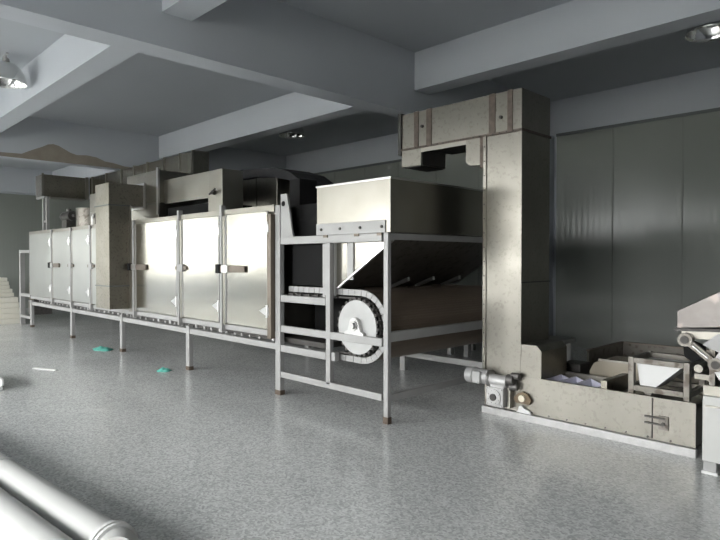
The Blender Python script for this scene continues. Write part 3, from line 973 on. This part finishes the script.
obj('belt_drive', MB().tube([(-1.25, GY + .25, .70), (-1.30, GY + .3, .78), (-1.22, GY + .3, .84), (-1.1, GY + .28, .84)], .02, 10), 'black', G)
obj('cross_shaft', MB().cyl((-1.30, GY + .06, .72), (-1.30, 5.05, .72), .03, n=14).box(-1.33, -1.20, GY + .08, 5.04, .64, .68), 'old_steel', G)

# ------------------------------------------------------------------ white pipes, bottom left
P = thing('plastic_pipe', 'white plastic pipe lying on the floor with a collared bent end, upper of the two', 'pipe', (-3.4, .98, 0))
r = .10
p0, p1 = Vector((-6.0, .865, r)), Vector((-2.85, 1.125, r))
obj('barrel', MB().cyl(p0, p1, r, n=40), 'pvc', P)
dd = (p1 - p0).normalized()
c0 = p1 - dd * .04
obj('collar', MB().cyl(c0, c0 + dd * .02, r + .022, n=40).cyl(c0 + dd * .032, c0 + dd * .05, r + .02, n=40), 'white', P)
pts = [c0 + dd * .03]
for k in range(9):
    a = (PI / 2) * k / 8 * .5
    pts.append(c0 + dd * (.05 + .13 * math.sin(a)) + Vector((0, -1, 0)) * (.13 * (1 - math.cos(a))))
obj('bend', MB().tube(pts, r - .004, 32, [r + .004] * 10), 'pvc', P)
obj('collar', MB().cyl(p0 + dd * 1.62, p0 + dd * 1.66, r + .006, n=40), 'pvc', P)
P2_ = obj('plastic_pipe', MB().cyl((-6.0, .645, r), (-2.86, .90, r), r, n=40), 'pvc')
tag(P2_, 'white plastic pipe lying on the floor in the bottom left corner, nearest the camera', 'pipe')

# ------------------------------------------------------------------ board stack at the left edge
g_ = 'cream boards stacked at the left wall'
zs = 0.0
random.seed(3)
labs = ['cream board at the bottom of the stack by the left edge', 'cream board second from the bottom of the stack', 'cream board third from the bottom of the stack',
        'cream board fourth from the bottom of the stack', 'cream board fifth from the bottom of the stack',
        'narrower cream board sixth from the bottom of the stack', 'narrower cream board seventh from the bottom of the stack',
        'narrower cream board eighth from the bottom of the stack', 'narrower cream board ninth from the bottom of the stack', 'top board of the cream stack at the left edge']
for i in range(10):
    th_ = .125 if i < 5 else .095
    x1 = -15.45 - (0.0 if i == 0 else .08 * i if i < 5 else .75 + .14 * (i - 5))
    y1_ = 4.02 - random.uniform(0, .03)
    b_ = obj('foam_board', B(x1 - 2.2, x1, 3.05 + .03 * i, y1_, zs, zs + th_ - .006), 'board', None, .008)
    tag(b_, labs[i], 'board', g_)
    zs += th_ - .0055

# ------------------------------------------------------------------ litter on the floor
tag(obj('plastic_strip', MB().prism([(-8.93, 2.46), (-8.55, 2.63), (-8.53, 2.60), (-8.90, 2.42)], 'z', 0.001, .012), 'white'), 'thin white strip lying on the bare floor at left', 'strip')


def rag(name, cx_, cy_, sx_, sy_, label):
    m = MB()
    n = 12
    vs = []
    fs = []
    for i in range(n):
        for j in range(n):
            u, v = i / (n - 1) * 2 - 1, j / (n - 1) * 2 - 1
            rr = 1 - .25 * math.sin(5 * u + 2 * v) * .5
            h_ = .004 + .03 * max(0, 1 - u * u - v * v) * (1 + .7 * math.sin(7 * u + 3) * math.cos(6 * v)) if (u * u + v * v) < 1 else .004
            k = min(1, 1 / max(.01, math.sqrt(u * u + v * v))) if u * u + v * v > 1 else 1
            vs.append((cx_ + u * k * sx_ * rr, cy_ + v * k * sy_ * rr, h_))
    for i in range(n - 1):
        for j in range(n - 1):
            fs.append((i * n + j, (i + 1) * n + j, (i + 1) * n + j + 1, i * n + j + 1))
    m.add(vs, fs, True)
    o = obj(name, m, 'green', solid=.003)
    tag(o, label, 'cloth', 'green scraps on the floor')


rag('cloth_scrap', -7.49, 3.64, .10, .09, 'small green cloth scrap beside the foot of the second dryer leg')
rag('cloth_scrap', -10.0, 3.78, .24, .13, 'larger green cloth scrap under the duct tower of the dryer')
tag(obj('white_tray', MB().box(-8.6, -7.66, 1.55, 1.78, .0, .05).box(-8.6, -7.66, 1.76, 1.79, .05, .13), 'white', None, .01), 'white plastic tray end at the left edge of the floor', 'tray')
